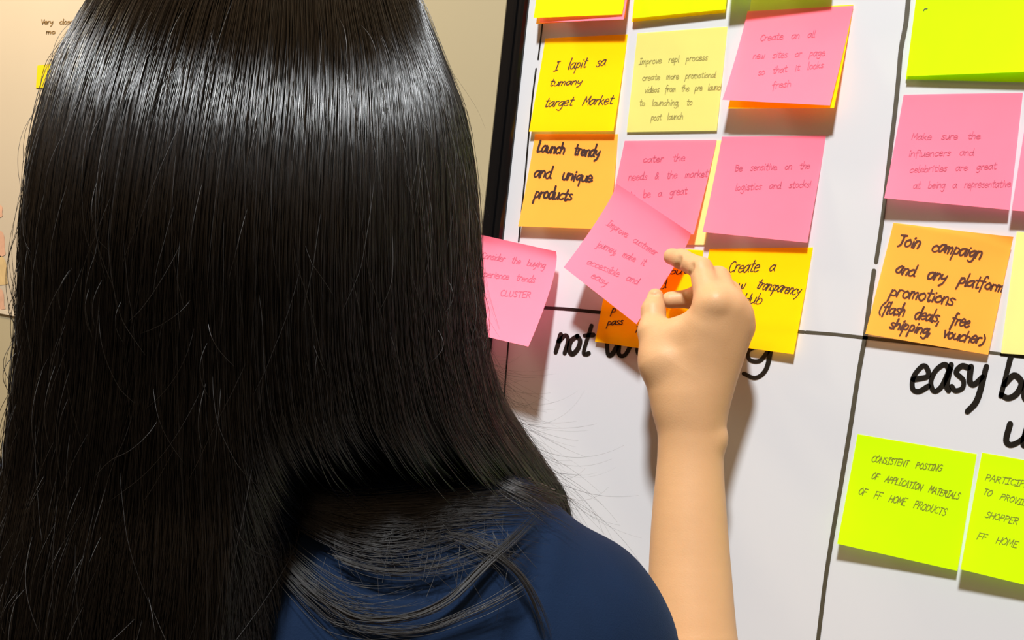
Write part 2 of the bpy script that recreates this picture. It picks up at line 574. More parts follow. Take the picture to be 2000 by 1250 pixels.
note('neon', [(1446, -212), (1641, -222), (1626, -30), (1421, -16)], (0, 0, 13, 17.1),
     'lime sticky note above the picture top, curling out over the tilted pink note', base=0.001)
# second row
n = note('gold', [(1065, 75), (1226, 67), (1198, 256), (1033, 257)], (0, 0, 5.6, 5.6),
         'golden yellow sticky note reading target market, second in the left column')
n.write('pen', 1.9, ('I lapit sa', (1082, 138), (1182, 128), 11), ('tumany', (1072, 168), (1136, 165), 7.5), ('target Market', (1062, 209), (1196, 203), 10), slant=0.35)
n = note('pale', [(1245, 65), (1421, 52), (1400, 255), (1224, 258)], (0, 0, 1.4, 1.4),
         'pale yellow sticky note between the golden target market note and the tilted pink note', p=1.1)
n.write('pencil', 1.25, ('Improve repl process', (1248, 126), (1382, 117), 7), ('create more promotional', (1254, 157), (1398, 151), 7),
        ('videos from the pre launch', (1259, 181), (1412, 175), 7), ('to launching, to', (1248, 207), (1352, 205), 7), ('post launch', (1271, 235), (1334, 232), 7))
n = note('gold', [(1461, 21), (1667, 9), (1629, 211), (1422, 212)], (0, 0, 13.6, 13.6),
         'golden yellow sticky note tucked behind the tilted pink note', base=0.001)
n = note('pink', [(1460, 22), (1667, 11), (1621, 206), (1411, 195)], (0, 0, 15.3, 16.9),
         'tilted pink sticky note curling off the board, reading create an all new site', base=0.0016)
n.write('rose', 1.35, ('Create an all', (1484, 80), (1592, 72), 7.5), ('new sites or page', (1470, 115), (1611, 108), 7.5),
        ('so that it looks', (1480, 147), (1608, 132), 7.5), ('fresh', (1507, 173), (1545, 168), 7.5), slant=0.2)
# third row
n = note('orange', [(1045, 262), (1207, 262), (1190, 448), (1012, 442)], (0, 0, 7.3, 7.3),
         'orange sticky note reading launch trendy and unique products')
n.write('maroon', 3.7, ('Launch trendy', (1049, 296), (1170, 306), 12), ('and unique', (1042, 345), (1156, 356), 12),
        ('products', (1043, 386), (1116, 392), 13), jit=0.07, slant=0.08)
n = note('cream', [(1224, 276), (1409, 274), (1377, 478), (1195, 478)], (0, 0, 0.8, 0.8),
         'cream sticky note showing as a thin strip between the two middle pink notes')
n = note('pink', [(1220, 275), (1400, 273), (1355, 458), (1180, 455)], (0, 0, 7.3, 6.6),
         'pink sticky note reading cater the needs, half covered by the held note', base=0.001)
n.write('rose', 1.35, ('cater the', (1255, 317), (1338, 314), 7.5), ('needs & the market', (1227, 352), (1382, 345), 8), ('to be a great', (1228, 389), (1342, 378), 8))
n = note('pink', [(1410, 267), (1613, 265), (1577, 474), (1372, 453)], (0, 0, 6.6, 11.4),
         'pink sticky note reading be sensitive, above the yellow create a transparency note')
n.write('rose', 1.35, ('Be sensitive on the', (1435, 334), (1582, 329), 7.5), ('logistics and stocks!', (1436, 372), (1584, 365), 7.5))
# fourth row
n = note('gold', [(1198, 478), (1374, 489), (1347, 695), (1162, 667)], (0, 0, 3.3, 3.3),
         'golden sticky note behind the hand and the held pink note')
n.write('pen', 2.0, ('out', (1307, 536), (1342, 534), 8), ('d', (1288, 565), (1302, 561), 10), slant=0.35)
n.write('pen', 2.0, ('pass', (1185, 636), (1216, 633), 7.5), ('p', (1193, 611), (1202, 610), 8), slant=0.35)
n.write('pen', 2.0, ('f', (1240, 645), (1250, 645), 7.5), slant=0.35)
n = note('gold', [(1386, 486), (1588, 483), (1550, 692), (1348, 664)], (0, 0, 5.3, 4.1),
         'golden yellow sticky note reading create a transparency hub, right of the hand', base=0.0008)
n.write('pen', 2.1, ('Create a', (1421, 532), (1513, 529), 13), ('new', (1416, 566), (1456, 563), 10), ('transparency', (1476, 563), (1560, 577), 12),
        ('Hub', (1449, 592), (1487, 594), 12), slant=0.3)
n = note('pink', [(905, 451), (1091, 492), (1032, 677), (842, 632)], (0, 0, 42.5, 41.7),
         'pink sticky note curling far off the board beside the long black hair', base=0.0085, p=1.5, crest=(0.005, 0.005))
n.write('rose', 1.35, ('Consider the buying', (939, 504), (1064, 524), 7.5), ('experience trends', (932, 539), (1044, 552), 7.5), ('CLUSTER', (976, 578), (1036, 582), 7))
# right column
note('neon', [(1800, -90), (2030, -100), (2014, 161), (1769, 155)], (0, 0, 1.5, 1.5),
     'shaded lime note whose lower edge shows under the lime note at the top right')
n = note('neon', [(1800, -92), (2038, -100), (2012, 140), (1771, 149)], (0, 0, 8, 4.5),
         'blank lime sticky note at the top right above the pink make sure note', base=0.0008)
ink_mesh('pen_mark', [catmull([(1804, 21), (1806, 18), (1811, 17)], 4)], 2.0, n.ink_surface, INK['pen'], n.obj)
n = note('pink', [(1765, 185), (1998, 181), (1972, 410), (1727, 387)], (0, 0, 6.6, 11.4),
         'pink sticky note reading make sure the influencers, right of the long marker line')
n.write('rose', 1.35, ('Make sure the', (1780, 273), (1915, 271), 7.5), ('influencers and', (1774, 306), (1902, 303), 7.5),
        ('celebrities are great', (1776, 337), (1946, 330), 7.5), ('at being a representative', (1783, 368), (1974, 365), 8))
note('pink', [(2012, 182), (2245, 180), (2225, 425), (1976, 411)], (0, 0, 7.3, 9.7),
     'pink sticky note cut off by the picture edge beside the make sure note')
n = note('orange', [(1745, 435), (1979, 464), (1930, 693), (1690, 652)], (0, 1.6, 4.1, 7.3),
         'orange sticky note reading join campaign and any platform promotions', crest=(0.0, 0.0045))
n.write('brown', 3.7, ('Join campaign', (1752, 478), (1915, 506), 13), ('and any platform', (1748, 532), (1958, 571), 13),
        ('promotions', (1736, 577), (1862, 596), 13), ('(flash deals, free', (1716, 610), (1892, 640), 13),
        ('shipping, voucher)', (1736, 640), (1920, 673), 12), jit=0.08, slant=0.15)
note('cream', [(1986, 452), (2210, 470), (2180, 705), (1955, 690)], (0, 0, 1.6, 1.4),
     'pale lemon sticky note cut by the picture edge beside the join campaign note', p=1.1)
n = note('neon', [(1675, 848), (1908, 887), (1870, 1115), (1635, 1062)], (0, 0, 5.7, 10.4),
         'lime sticky note with capital writing below the words easy and us')
n.write('olive', 1.6, ('CONSISTENT POSTING', (1701, 901), (1838, 921), 7.5), ('OF APPLICATION MATERIALS', (1701, 934), (1872, 976), 7.5),
        ('OF FF HOME PRODUCTS', (1675, 965), (1846, 1007), 8.5), jit=0.06)
n = note('neon', [(1918, 884), (2150, 925), (2108, 1168), (1876, 1112)], (0, 0, 7.7, 12.4),
         'lime sticky note in the lower corner cut by the picture edge, with capital writing')
n.write('olive', 1.6, ('PARTICIPATE', (1923, 938), (2030, 956), 7.5), ('TO PROVIDE', (1918, 965), (2012, 991), 7.5), ('SHOPPER FOR', (1923, 1010), (2032, 1036), 8),
        ('FF HOME', (1907, 1052), (1986, 1070), 8), jit=0.06)
# the note in the hand
held = Note('pink', [(1207, 360), (1354, 457), (1243, 633), (1101, 522)], (1, 6, 29, 31),
            'pink sticky note held between thumb and fingers, tilted over the other notes', base=0.006, p=1.5, crest=(0.0025, 0.006))
held.write('rose', 1.35, ('Improve customer', (1184, 439), (1280, 500), 7.5), ('journey, make it', (1164, 481), (1258, 519), 7.5),
           ('accessible and', (1145, 515), (1245, 556), 7.5), ('easy', (1153, 541), (1184, 558), 7.5), slant=0.1)
notes.append(held)
for n in notes:
    n.done()

# ------------------------------------------------------------------ poster and label on the wall
M_POSTER = mat('poster_paper', (0.44, 0.375, 0.285), rough=0.6, spec=0.2, noise=0.02, nscale=10)
M_PEDGE = mat('poster_edge', (0.55, 0.47, 0.36), rough=0.5, noise=0.02)
M_PTEXT = mat('poster_ink', lin((120, 92, 50)), rough=0.8, noise=0.1)
M_RED = mat('poster_red_wash', (0.52, 0.30, 0.20), rough=0.7, noise=0.25, nscale=60)
M_OCHRE = mat('poster_ochre_wash', (0.50, 0.36, 0.17), rough=0.7, noise=0.25, nscale=60)
bl = on_wall(-600, 524, 0.0)
br = on_wall(330, 652, 0.0)
zb = float(on_wall(30, 615, 0.0)[2])
pv, pf = [], []
PX0, PX1 = float(bl[0]), float(br[0])
box(pv, pf, (PX0, WALL_Y - 0.004, zb), (PX1, WALL_Y, zb + 1.0))
poster = mesh_obj('wall_poster', pv, pf, M_POSTER)
tag(poster, 'large cream printed poster with small text on the wall behind the person', 'poster')
v, f = [], []
box(v, f, (PX0, WALL_Y - 0.0055, zb - 0.002), (PX1, WALL_Y - 0.0001, zb + 0.006))
adopt(mesh_obj('border_strip', v, f, M_PEDGE), poster)


def wall_surface(off):
    return lambda q: on_wall(q[:, 0], q[:, 1], off)


st = text_strokes('Very close', (80, 47), (142, 47), 5.5, jit=0.01, slant=0) + text_strokes('mo', (90, 66), (108, 66), 5, jit=0.01, slant=0)
ink_mesh('lettering', st, 1.7, wall_surface(0.0046), M_PTEXT, poster)


def wash(pts, material):
    c = catmull(pts + [pts[0]], 6)[:-1]
    p = on_wall(c[:, 0], c[:, 1], 0.0047)
    adopt(mesh_obj('colour_wash', p, [tuple(range(len(p)))], material), poster)


wash([(-40, 395), (0, 400), (4, 415), (0, 425), (-40, 425)], M_RED)
wash([(-40, 450), (3, 452), (9, 485), (6, 500), (-40, 500)], M_RED)
wash([(-40, 500), (6, 502), (14, 545), (9, 556), (-40, 552)], M_OCHRE)
wash([(-40, 560), (2, 564), (8, 596), (6, 604), (-40, 601)], M_RED)
recenter(poster, ((PX0 + PX1) / 2, WALL_Y - 0.002, zb))

M_TAB = mat('yellow_tab_paper', (0.62, 0.46, 0.01), rough=0.8, spec=0.1, noise=0.05)
q = np.array([(73, 128), (124, 122), (124, 172), (70, 172)], float)
p = np.vstack([on_wall(q[:, 0], q[:, 1], 0.0052), on_wall(q[:, 0], q[:, 1], 0.0060)])
tab = mesh_obj('sticky_note', p, [(0, 1, 2, 3), (7, 6, 5, 4), (0, 4, 5, 1), (1, 5, 6, 2), (2, 6, 7, 3), (3, 7, 4, 0)], M_TAB)
tag(tab, 'small yellow sticky note on the wall poster, half hidden by the hair', 'sticky note')
recenter(tab, p.mean(0))

# ------------------------------------------------------------------ the person: frame of reference
HC = at_depth(485.0, 350.0, 0.45)                        # middle of the head
HC = np.array([HC[0], HC[1], 0.0])
EF = np.array([CF[0], CF[1], 0.0])
EF /= np.linalg.norm(EF)                                 # the way the person faces
E1 = np.array([EF[1], -EF[0], 0.0])                      # the person's right
EZ = np.array([0, 0, 1.0])


def L2W(lat, fwd, z):
    lat, fwd, z = (np.asarray(a, float)[..., None] for a in (lat, fwd, z))
    return HC + lat * E1 + fwd * EF + (z + ZC) * EZ


def W2L(p):
    q = p - HC
    return np.stack([q @ E1, q @ EF, q[..., 2] - ZC], -1)


person = empty('person', (HC[0], HC[1], 0.0))
tag(person, 'person from behind, long straight black hair, navy top, hand raised to the board', 'person')


# ---- implicit surfaces
def sd_cone(p, a, b, ra, rb):
    ab = b - a
    h = np.clip(((p - a) @ ab) / (ab @ ab), 0, 1)
    return np.linalg.norm(p - a - h[..., None] * ab, axis=-1) - (ra + (rb - ra) * h)


def sd_ell(p, c, r):
    q = (p - c) / r
    k = np.linalg.norm(q, axis=-1)
    return (k - 1) * min(r) * np.where(k < 1, 1.0, 1.0 + 0.0 * k)


def smin(a, b, k):
    h = np.clip(0.5 + 0.5 * (b - a) / k, 0, 1)
    return b * (1 - h) + a * h - k * h * (1 - h)


def field(prims, p):
    F = np.full(p.shape[:-1], 1.0)
    for pr in prims:
        if pr[0] == 'c':
            d = sd_cone(p, pr[1], pr[2], pr[3], pr[4])
        else:
            d = sd_ell(p, pr[1], pr[2])
        k = pr[-1]
        F = np.maximum(F, -d) if k < 0 else smin(F, d, k)
    return F


def grid_field(prims, lo, hi, h):
    n = np.ceil((hi - lo) / h).astype(int) + 1
    ax = [lo[i] + h * np.arange(n[i]) for i in range(3)]
    F = np.full(n, 0.2, np.float32)
    for pr in prims:
        k = pr[-1]
        if pr[0] == 'c':
            r = max(pr[3], pr[4])
            a, b = np.minimum(pr[1], pr[2]) - r, np.maximum(pr[1], pr[2]) + r
        else:
            a, b = pr[1] - pr[2], pr[1] + pr[2]
        pad = 3 * abs(k) + 5 * h
        s = []
        for i in range(3):
            i0 = max(0, int((a[i] - pad - lo[i]) / h))
            i1 = min(n[i], int((b[i] + pad - lo[i]) / h) + 2)
            s.append(slice(i0, max(i0, i1)))
        if any(x.stop <= x.start for x in s):
            continue
        X = np.stack(np.meshgrid(*[ax[i][s[i]] for i in range(3)], indexing='ij'), -1)
        d = sd_cone(X, pr[1], pr[2], pr[3], pr[4]) if pr[0] == 'c' else sd_ell(X, pr[1], pr[2])
        sub = F[tuple(s)]
        if k < 0:                                        # a soft crease
            kk = -k
            hh = np.clip(0.5 - 0.5 * (sub + d) / kk, 0, 1)
            F[tuple(s)] = sub * (1 - hh) - d * hh + kk * hh * (1 - hh)
        else:
            F[tuple(s)] = smin(sub, d, k)
    return F, ax


def surface_nets(F, ax):
    nx, ny, nz = F.shape
    S = F < 0
    corners = [(i, j, k) for i in (0, 1) for j in (0, 1) for k in (0, 1)]
    cnt = sum(S[i:nx - 1 + i, j:ny - 1 + j, k:nz - 1 + k].astype(np.int8) for i, j, k in corners)
    act = (cnt > 0) & (cnt < 8)
    idx = np.full(act.shape, -1, np.int64)
    I, J, K = np.nonzero(act)
    idx[I, J, K] = np.arange(len(I))
    acc = np.zeros((len(I), 3))
    num = np.zeros(len(I))
    for a in corners:
        for d in range(3):
            if a[d] == 0:
                b = list(a)
                b[d] = 1
                fa = F[I + a[0], J + a[1], K + a[2]].astype(float)
                fb = F[I + b[0], J + b[1], K + b[2]].astype(float)
                c = (fa < 0) != (fb < 0)
                t = np.where(c, fa / np.where(fa == fb, 1, fa - fb), 0)
                pos = np.tile(np.array(a, float), (len(I), 1))
                pos[:, d] += t
                acc += pos * c[:, None]
                num += c
    acc /= num[:, None]
    h = ax[0][1] - ax[0][0]
    V = np.stack([ax[0][0] + (I + acc[:, 0]) * h, ax[1][0] + (J + acc[:, 1]) * h, ax[2][0] + (K + acc[:, 2]) * h], -1)
    faces = []
    for d in range(3):
        sl0 = [slice(1, -1)] * 3
        A = [slice(1, s - 1) for s in F.shape]
        A[d] = slice(0, F.shape[d] - 1)
        B = list(A)
        B[d] = slice(1, F.shape[d])
        ch = S[tuple(A)] != S[tuple(B)]
        i, j, k = np.nonzero(ch)
        o = [i + A[0].start, j + A[1].start, k + A[2].start]
        inside = S[o[0], o[1], o[2]]
        e, g = [(1, 2), (2, 0), (0, 1)][d]

        def cell(de, dg):
            q = [x.copy() for x in o]
            q[e] -= de
            q[g] -= dg
            return idx[q[0], q[1], q[2]]
        quad = np.stack([cell(1, 1), cell(0, 1), cell(0, 0), cell(1, 0)], -1)
        quad[~inside] = quad[~inside][:, ::-1]
        faces.append(quad)
    Fc = np.vstack(faces)
    Fc = Fc[(Fc >= 0).all(1)]
    return V, Fc


def build_mesh(name, parts, material, parent):
    vs, fs, base = [], [], 0
    for V, Fc in parts:
        vs.append(V)
        fs.append(Fc + base)
        base += len(V)
    V = np.vstack(vs)
    Fc = np.vstack(fs)
    me = bpy.data.meshes.new(name)
    me.vertices.add(len(V))
    me.vertices.foreach_set('co', V.ravel().astype(np.float32))
    me.loops.add(len(Fc) * 4)
    me.loops.foreach_set('vertex_index', Fc.ravel().astype(np.int32))
    me.polygons.add(len(Fc))
    me.polygons.foreach_set('loop_start', np.arange(len(Fc), dtype=np.int32) * 4)
    me.update(calc_edges=True)
    me.polygons.foreach_set('use_smooth', np.ones(len(Fc), bool))
    me.validate()
    me.materials.append(material)
    o = bpy.data.objects.new(name, me)
    COL.objects.link(o)
    if parent is not None:
        adopt(o, parent)
    return o


def cone(a, b, ra, rb, k):
    return ('c', np.asarray(a, float), np.asarray(b, float), ra, rb, k)


def ell(c, r, k):
    return ('e', np.asarray(c, float), np.asarray(r, float), k)


def hb(px, py, off):
    return on_board(px, py, off * 0.001)


# ---- arm and hand (world coordinates; a place in the photo and a distance from the board in mm)
elbow = L2W(0.302, 0.095, -0.335)
mid2 = hb(1354, 1250, 82)
mid1 = hb(1346, 1050, 68)
wri2 = hb(1348, 895, 58)
wri = hb(1349, 835, 56)
wr1 = hb(1346, 770, 56)
mcp_i, mcp_m, mcp_r, mcp_p = hb(1391, 601, 66), hb(1417, 596, 60), hb(1434, 614, 53), hb(1441, 639, 46)
fc = np.array([(*elbow, 0.0360), (*hb(1353, 1250, 82), 0.0292), (*hb(1347, 1110, 71), 0.0272), (*hb(1346, 1000, 64), 0.0248), (*hb(1348, 900, 58), 0.0222),
               (*hb(1349, 845, 56), 0.0220), (*hb(1345, 770, 56), 0.0226)])
fcs = np.array([catmull(fc[:, [i]].repeat(2, 1), 5)[:, 0] for i in range(4)]).T
arm = [cone(fcs[i, :3], fcs[i + 1, :3], fcs[i, 3], fcs[i + 1, 3], 0.0025) for i in range(len(fcs) - 1)] + [
    cone(L2W(0.165, 0.0, -0.17), elbow, 0.043, 0.0362, 0.004),
    ell(hb(1400, 856, 54), np.array([0.0065, 0.008, 0.008]), 0.008),
    cone(hb(1352, 800, 57), mcp_i, 0.0150, 0.0125, 0.012),
    cone(hb(1358, 800, 55), mcp_m, 0.0150, 0.0120, 0.012),
    cone(hb(1365, 795, 52), mcp_r, 0.0140, 0.0115, 0.012),
    cone(hb(1372, 790, 50), mcp_p, 0.0130, 0.0105, 0.012),
    cone(hb(1342, 700, 56), hb(1378, 640, 60), 0.0190, 0.0125, 0.012),
    # thumb
    cone(hb(1322, 790, 56), hb(1296, 705, 60), 0.0150, 0.0165, 0.014),
    cone(hb(1296, 705, 60), hb(1277, 648, 56), 0.0170, 0.0112, 0.008),
    cone(hb(1277, 648, 56), hb(1276, 606, 49), 0.0110, 0.0083, 0.004),
    cone(hb(1276, 606, 49), hb(1280, 579, 42), 0.0083, 0.0060, 0.004),
    # web between thumb and index
    cone(hb(1302, 664, 58), hb(1372, 640, 62), 0.0140, 0.0135, 0.006),
    # index finger
    cone(mcp_i, hb(1369, 525, 52), 0.0118, 0.0080, 0.005),
    cone(hb(1369, 525, 52), hb(1331, 506, 42), 0.0080, 0.0071, 0.003),
    cone(hb(1331, 506, 42), hb(1312, 501, 36), 0.0071, 0.0062, 0.003),
    # middle finger
    cone(mcp_m, hb(1402, 544, 42), 0.0118, 0.0088, 0.004),
    cone(hb(1402, 544, 42), hb(1352, 583, 24), 0.0082, 0.0074, 0.003),
    cone(hb(1352, 583, 24), hb(1309, 586, 30), 0.0072, 0.0064, 0.003),
    # ring finger
    cone(mcp_r, hb(1424, 572, 36), 0.0112, 0.0086, 0.004),
    cone(hb(1424, 572, 36), hb(1382, 612, 20), 0.0080, 0.0072, 0.003),
    cone(hb(1382, 612, 20), hb(1356, 634, 27), 0.0070, 0.0062, 0.003),
    # little finger
    cone(mcp_p, hb(1440, 618, 27), 0.0102, 0.0076, 0.004),
    cone(hb(1440, 618, 27), hb(1408, 652, 18), 0.0070, 0.0062, 0.003),
    cone(hb(1408, 652, 18), hb(1384, 668, 25), 0.0060, 0.0054, 0.003),
    ell(hb(1399, 588, 72), np.array([0.0075, 0.0075, 0.0075]), 0.006),
]


def on_arm(px, py):
    d = ray(px, py)
    d /= np.linalg.norm(d, axis=-1)[:, None]
    t = np.full(len(d), 0.46)
    for _ in range(50):
        t += np.clip(field(arm, CAM + d * t[:, None]), -0.004, 0.02) * 0.9
    return CAM + d * t[:, None]


# creases of the finger joints and the thumb
grooves = []
for path, r_ in (([(1328, 503), (1327, 513), (1323, 524)], 0.0009), ([(1352, 516), (1351, 526), (1347, 536)], 0.0009),  ([(1269, 574), (1277, 576), (1285, 574)], 0.0006)):
    c_ = catmull(path, 3)
    w_ = on_arm(c_[:, 0], c_[:, 1])
    grooves += [cone(w_[q], w_[q + 1], r_, r_, -0.0022) for q in range(len(w_) - 1)]
arm += grooves
lo = np.array([-0.26, -0.20, ZC - 0.385])
hi = np.array([-0.07, -0.008, ZC + 0.062])
F, ax = grid_field(arm, lo, hi, 0.0011)
# the upper arm goes on inside the sleeve
arm_mesh = surface_nets(F, ax)


def lc(a, b, ra, rb, k):
    return ('c', L2W(*a), L2W(*b), ra, rb, k)


def le(c, r, k):
    """ellipsoid in the person's own frame (only used where the field is evaluated in that frame)"""
    return ('e', np.asarray(c, float), np.asarray(r, float), k)


def pc(a, b, ra, rb, k):
    return cone(a, b, ra, rb, k)


FEET = -ZC
bodyp = [
    le((0, 0.005, 0.045), (0.074, 0.090, 0.098), 0.01),          # skull
    le((0, 0.055, 0.015), (0.055, 0.055, 0.075), 0.02),         # jaw and face
    pc((0, 0.108, 0.045), (0, 0.125, 0.012), 0.006, 0.011, 0.012),   # nose
    le((0, 0.108, -0.018), (0.022, 0.008, 0.008), 0.006),       # mouth
    le((0.03, 0.092, 0.047), (0.014, 0.010, 0.008), 0.004),     # eyes
    le((-0.03, 0.092, 0.047), (0.014, 0.010, 0.008), 0.004),
    le((0.070, 0.01, 0.03), (0.008, 0.018, 0.03), 0.006),       # ears
    le((-0.070, 0.01, 0.03), (0.008, 0.018, 0.03), 0.006),
    pc((0, 0.0, 0.01), (0, -0.012, -0.15), 0.052, 0.052, 0.01),  # neck
    pc((-0.09, -0.01, -0.21), (0.13, -0.01, -0.17), 0.045, 0.045, 0.05),
    le((0, 0.005, -0.33), (0.150, 0.092, 0.22), 0.04),
    le((0, 0.01, -0.56), (0.155, 0.10, 0.15), 0.05),
    pc((0.165, 0.0, -0.17), (0.302, 0.095, -0.335), 0.043, 0.037, 0.03),
    pc((-0.096, 0.0, -0.225), (-0.165, 0.05, -0.45), 0.043, 0.037, 0.03),
    pc((-0.165, 0.05, -0.45), (-0.215, 0.10, -0.66), 0.035, 0.022, 0.02),
    pc((-0.215, 0.10, -0.66), (-0.205, 0.12, -0.75), 0.030, 0.024, 0.02),
    pc((0.08, 0, -0.60), (0.09, 0.0, -0.98), 0.082, 0.055, 0.03),
    pc((0.09, 0.0, -0.98), (0.09, -0.02, FEET + 0.07), 0.055, 0.036, 0.02),
    pc((-0.08, 0, -0.60), (-0.09, 0.0, -0.98), 0.082, 0.055, 0.03),
    pc((-0.09, 0.0, -0.98), (-0.09, -0.02, FEET + 0.07), 0.055, 0.036, 0.02),
    pc((0.09, -0.04, FEET + 0.036), (0.10, 0.14, FEET + 0.028), 0.036, 0.028, 0.03),
    pc((-0.09, -0.04, FEET + 0.036), (-0.10, 0.14, FEET + 0.028), 0.036, 0.028, 0.03),
]
for sx, n0 in ((-0.205, 5),):                                   # the relaxed left hand's fingers
    for q in range(4):
        a = (sx - 0.012 + 0.002 * q, 0.150 - 0.020 * q + 0.006, -0.79 + 0.004 * abs(q - 1.2))
        b = (sx + 0.004, a[1] + 0.012, a[2] - 0.032)
        c = (sx + 0.022, b[1] + 0.008, b[2] - 0.022)
        bodyp += [pc((sx, 0.12, -0.75), a, 0.016, 0.0095, 0.006), pc(a, b, 0.0095, 0.0085, 0.002), pc(b, c, 0.0085, 0.007, 0.002)]
    bodyp += [pc((sx + 0.01, 0.135, -0.73), (sx + 0.022, 0.165, -0.765), 0.013, 0.0105, 0.006), pc((sx + 0.022, 0.165, -0.765), (sx + 0.026, 0.172, -0.80), 0.0105, 0.008, 0.003)]
Fb, axb = grid_field(bodyp, np.array([-0.30, -0.14, FEET - 0.004]), np.array([0.262, 0.22, 0.20]), 0.0045)
Vb, fb = surface_nets(Fb, axb)
Vb = L2W(Vb[:, 0], Vb[:, 1], Vb[:, 2])

M_SKIN = mat('skin', lin((208, 163, 118)), rough=0.5, spec=0.35, noise=0.05, nscale=70, bump=0.12, bscale=900, sss=0.25)
build_mesh('body', [(Vb, fb[:, ::1]), arm_mesh], M_SKIN, person)

# ---- shirt (own frame)
shirtp = [
    pc((-0.10, -0.012, -0.200), (0.15, -0.012, -0.158), 0.054, 0.054, 0.02),
    le((0, 0.0, -0.32), (0.172, 0.112, 0.25), 0.05),
    le((0.085, -0.035, -0.25), (0.075, 0.065, 0.11), 0.03),
    le((-0.085, -0.035, -0.25), (0.075, 0.065, 0.11), 0.03),
    pc((0, 0.005, -0.45), (0, 0.01, -0.62), 0.14, 0.16, 0.05),
    pc((0.170, -0.006, -0.190), (0.201, -0.004, -0.176), 0.050, 0.0455, 0.035),
    pc((0.188, 0.000, -0.20), (0.222, 0.040, -0.245), 0.056, 0.056, 0.010),
    pc((-0.094, 0.0, -0.228), (-0.115, 0.04, -0.32), 0.056, 0.054, 0.02),
]
lo, hi, hs = np.array([-0.29, -0.2, -0.64]), np.array([0.34, 0.22, -0.05]), 0.0035
Fs, axs = grid_field(shirtp, lo, hi, hs)
XX, YY, ZZ = np.meshgrid(*axs, indexing='ij')
# soft folds of the cloth, running from the shoulder and the armhole
Fs -= 0.0022 * np.sin(70 * (XX * 0.55 + ZZ * 0.85) + 3 * np.sin(18 * XX)) * np.clip((XX - 0.02) * 8, 0, 1)
Fs -= 0.0012 * np.sin(95 * (XX * 0.9 - ZZ * 0.5) + 2.0)
# armhole seam of the right sleeve
seam = np.abs((XX - 0.158) * 0.95 - (ZZ + 0.17) * 0.20)
Fs += 0.0030 * np.exp(-(seam / 0.005) ** 2)
Vs, fs = surface_nets(Fs.astype(np.float32), axs)
# cut the openings: neck, hem, cuffs
cen = Vs[fs].mean(1)
ax_s = np.array([0.048, 0.044, -0.065])
ax_s /= np.linalg.norm(ax_s)
keep = cen[:, 2] > -0.615
keep &= ~(((cen - np.array([0.212, 0.031, -0.232])) @ ax_s > 0) & (cen[:, 0] > 0.13))
keep &= ~((cen[:, 2] < -0.31) & (cen[:, 0] < -0.176))
keep &= ~((np.hypot(cen[:, 0], cen[:, 1] + 0.0) < 0.058) & (cen[:, 2] > -0.10))
fs = fs[keep]
M_SHIRT = mat('navy_cotton', (0.0022, 0.0125, 0.040), rough=0.85, spec=0.2, noise=0.18, nscale=35, bump=0.25, bscale=1400)
b_ = M_SHIRT.node_tree.nodes['Principled BSDF']
b_.inputs['Sheen Weight'].default_value = 0.04
b_.inputs['Sheen Tint'].default_value = (0.2, 0.35, 0.8, 1)
shirt = build_mesh('shirt', [(L2W(Vs[:, 0], Vs[:, 1], Vs[:, 2]), fs)], M_SHIRT, person)
sm = shirt.modifiers.new('cloth_thickness', 'SOLIDIFY')
sm.thickness = 0.0016
sm.offset = -1
shirt['label'] = 'navy blue short sleeved top'

# ---- trousers and shoes, out of the picture but under the person
trp = [
    le((0, 0.01, -0.58), (0.168, 0.112, 0.16), 0.03),
    pc((0.085, 0, -0.62), (0.092, 0.0, -0.98), 0.094, 0.070, 0.03),
    pc((0.092, 0.0, -0.98), (0.092, -0.02, FEET + 0.09), 0.070, 0.055, 0.02),
    pc((-0.085, 0, -0.62), (-0.092, 0.0, -0.98), 0.094, 0.070, 0.03),
    pc((-0.092, 0.0, -0.98), (-0.092, -0.02, FEET + 0.09), 0.070, 0.055, 0.02),
]
Ft, axt = grid_field(trp, np.array([-0.22, -0.14, FEET + 0.04]), np.array([0.22, 0.15, -0.45]), 0.006)
Vt, ft = surface_nets(Ft, axt)
M_TROUSERS = mat('dark_trousers', (0.02, 0.02, 0.025), rough=0.9, noise=0.2, nscale=40)
build_mesh('trousers', [(L2W(Vt[:, 0], Vt[:, 1], Vt[:, 2]), ft)], M_TROUSERS, person)

# ------------------------------------------------------------------ hair
ZT = 0.162                                                   # top of the head of hair
ZD = 0.0                                                   # below this the hair hangs
LZ = np.array([-0.60, -0.30, -0.217, -0.1756, -0.1289, -0.0797, -0.0394, 0.0004, 0.0402, 0.072, 0.1042, 0.1211, 0.140, 0.152, 0.161, ZT])
LA = np.array([0.118, 0.117, 0.1147, 0.1142, 0.1128, 0.109, 0.1099, 0.1126, 0.1110, 0.1070, 0.0975, 0.0865, 0.068, 0.050, 0.029, 0])
RZ = np.array([-0.60, -0.30, -0.18, -0.1218, -0.0895, -0.065, -0.0342, -0.0028, 0.0261, 0.0573, 0.0853, 0.1075, 0.1393, 0.150, 0.160, ZT])
RA = np.array([0.20, 0.20, 0.20, 0.1930, 0.166, 0.1441, 0.1310, 0.1245, 0.1200, 0.1145, 0.1055, 0.093, 0.0755, 0.055, 0.032, 0])
LT, RT = LA.copy(), RA.copy()


def sstep(x, a, b):
    t = np.clip((x - a) / (b - a), 0, 1)
    return t * t * (3 - 2 * t)


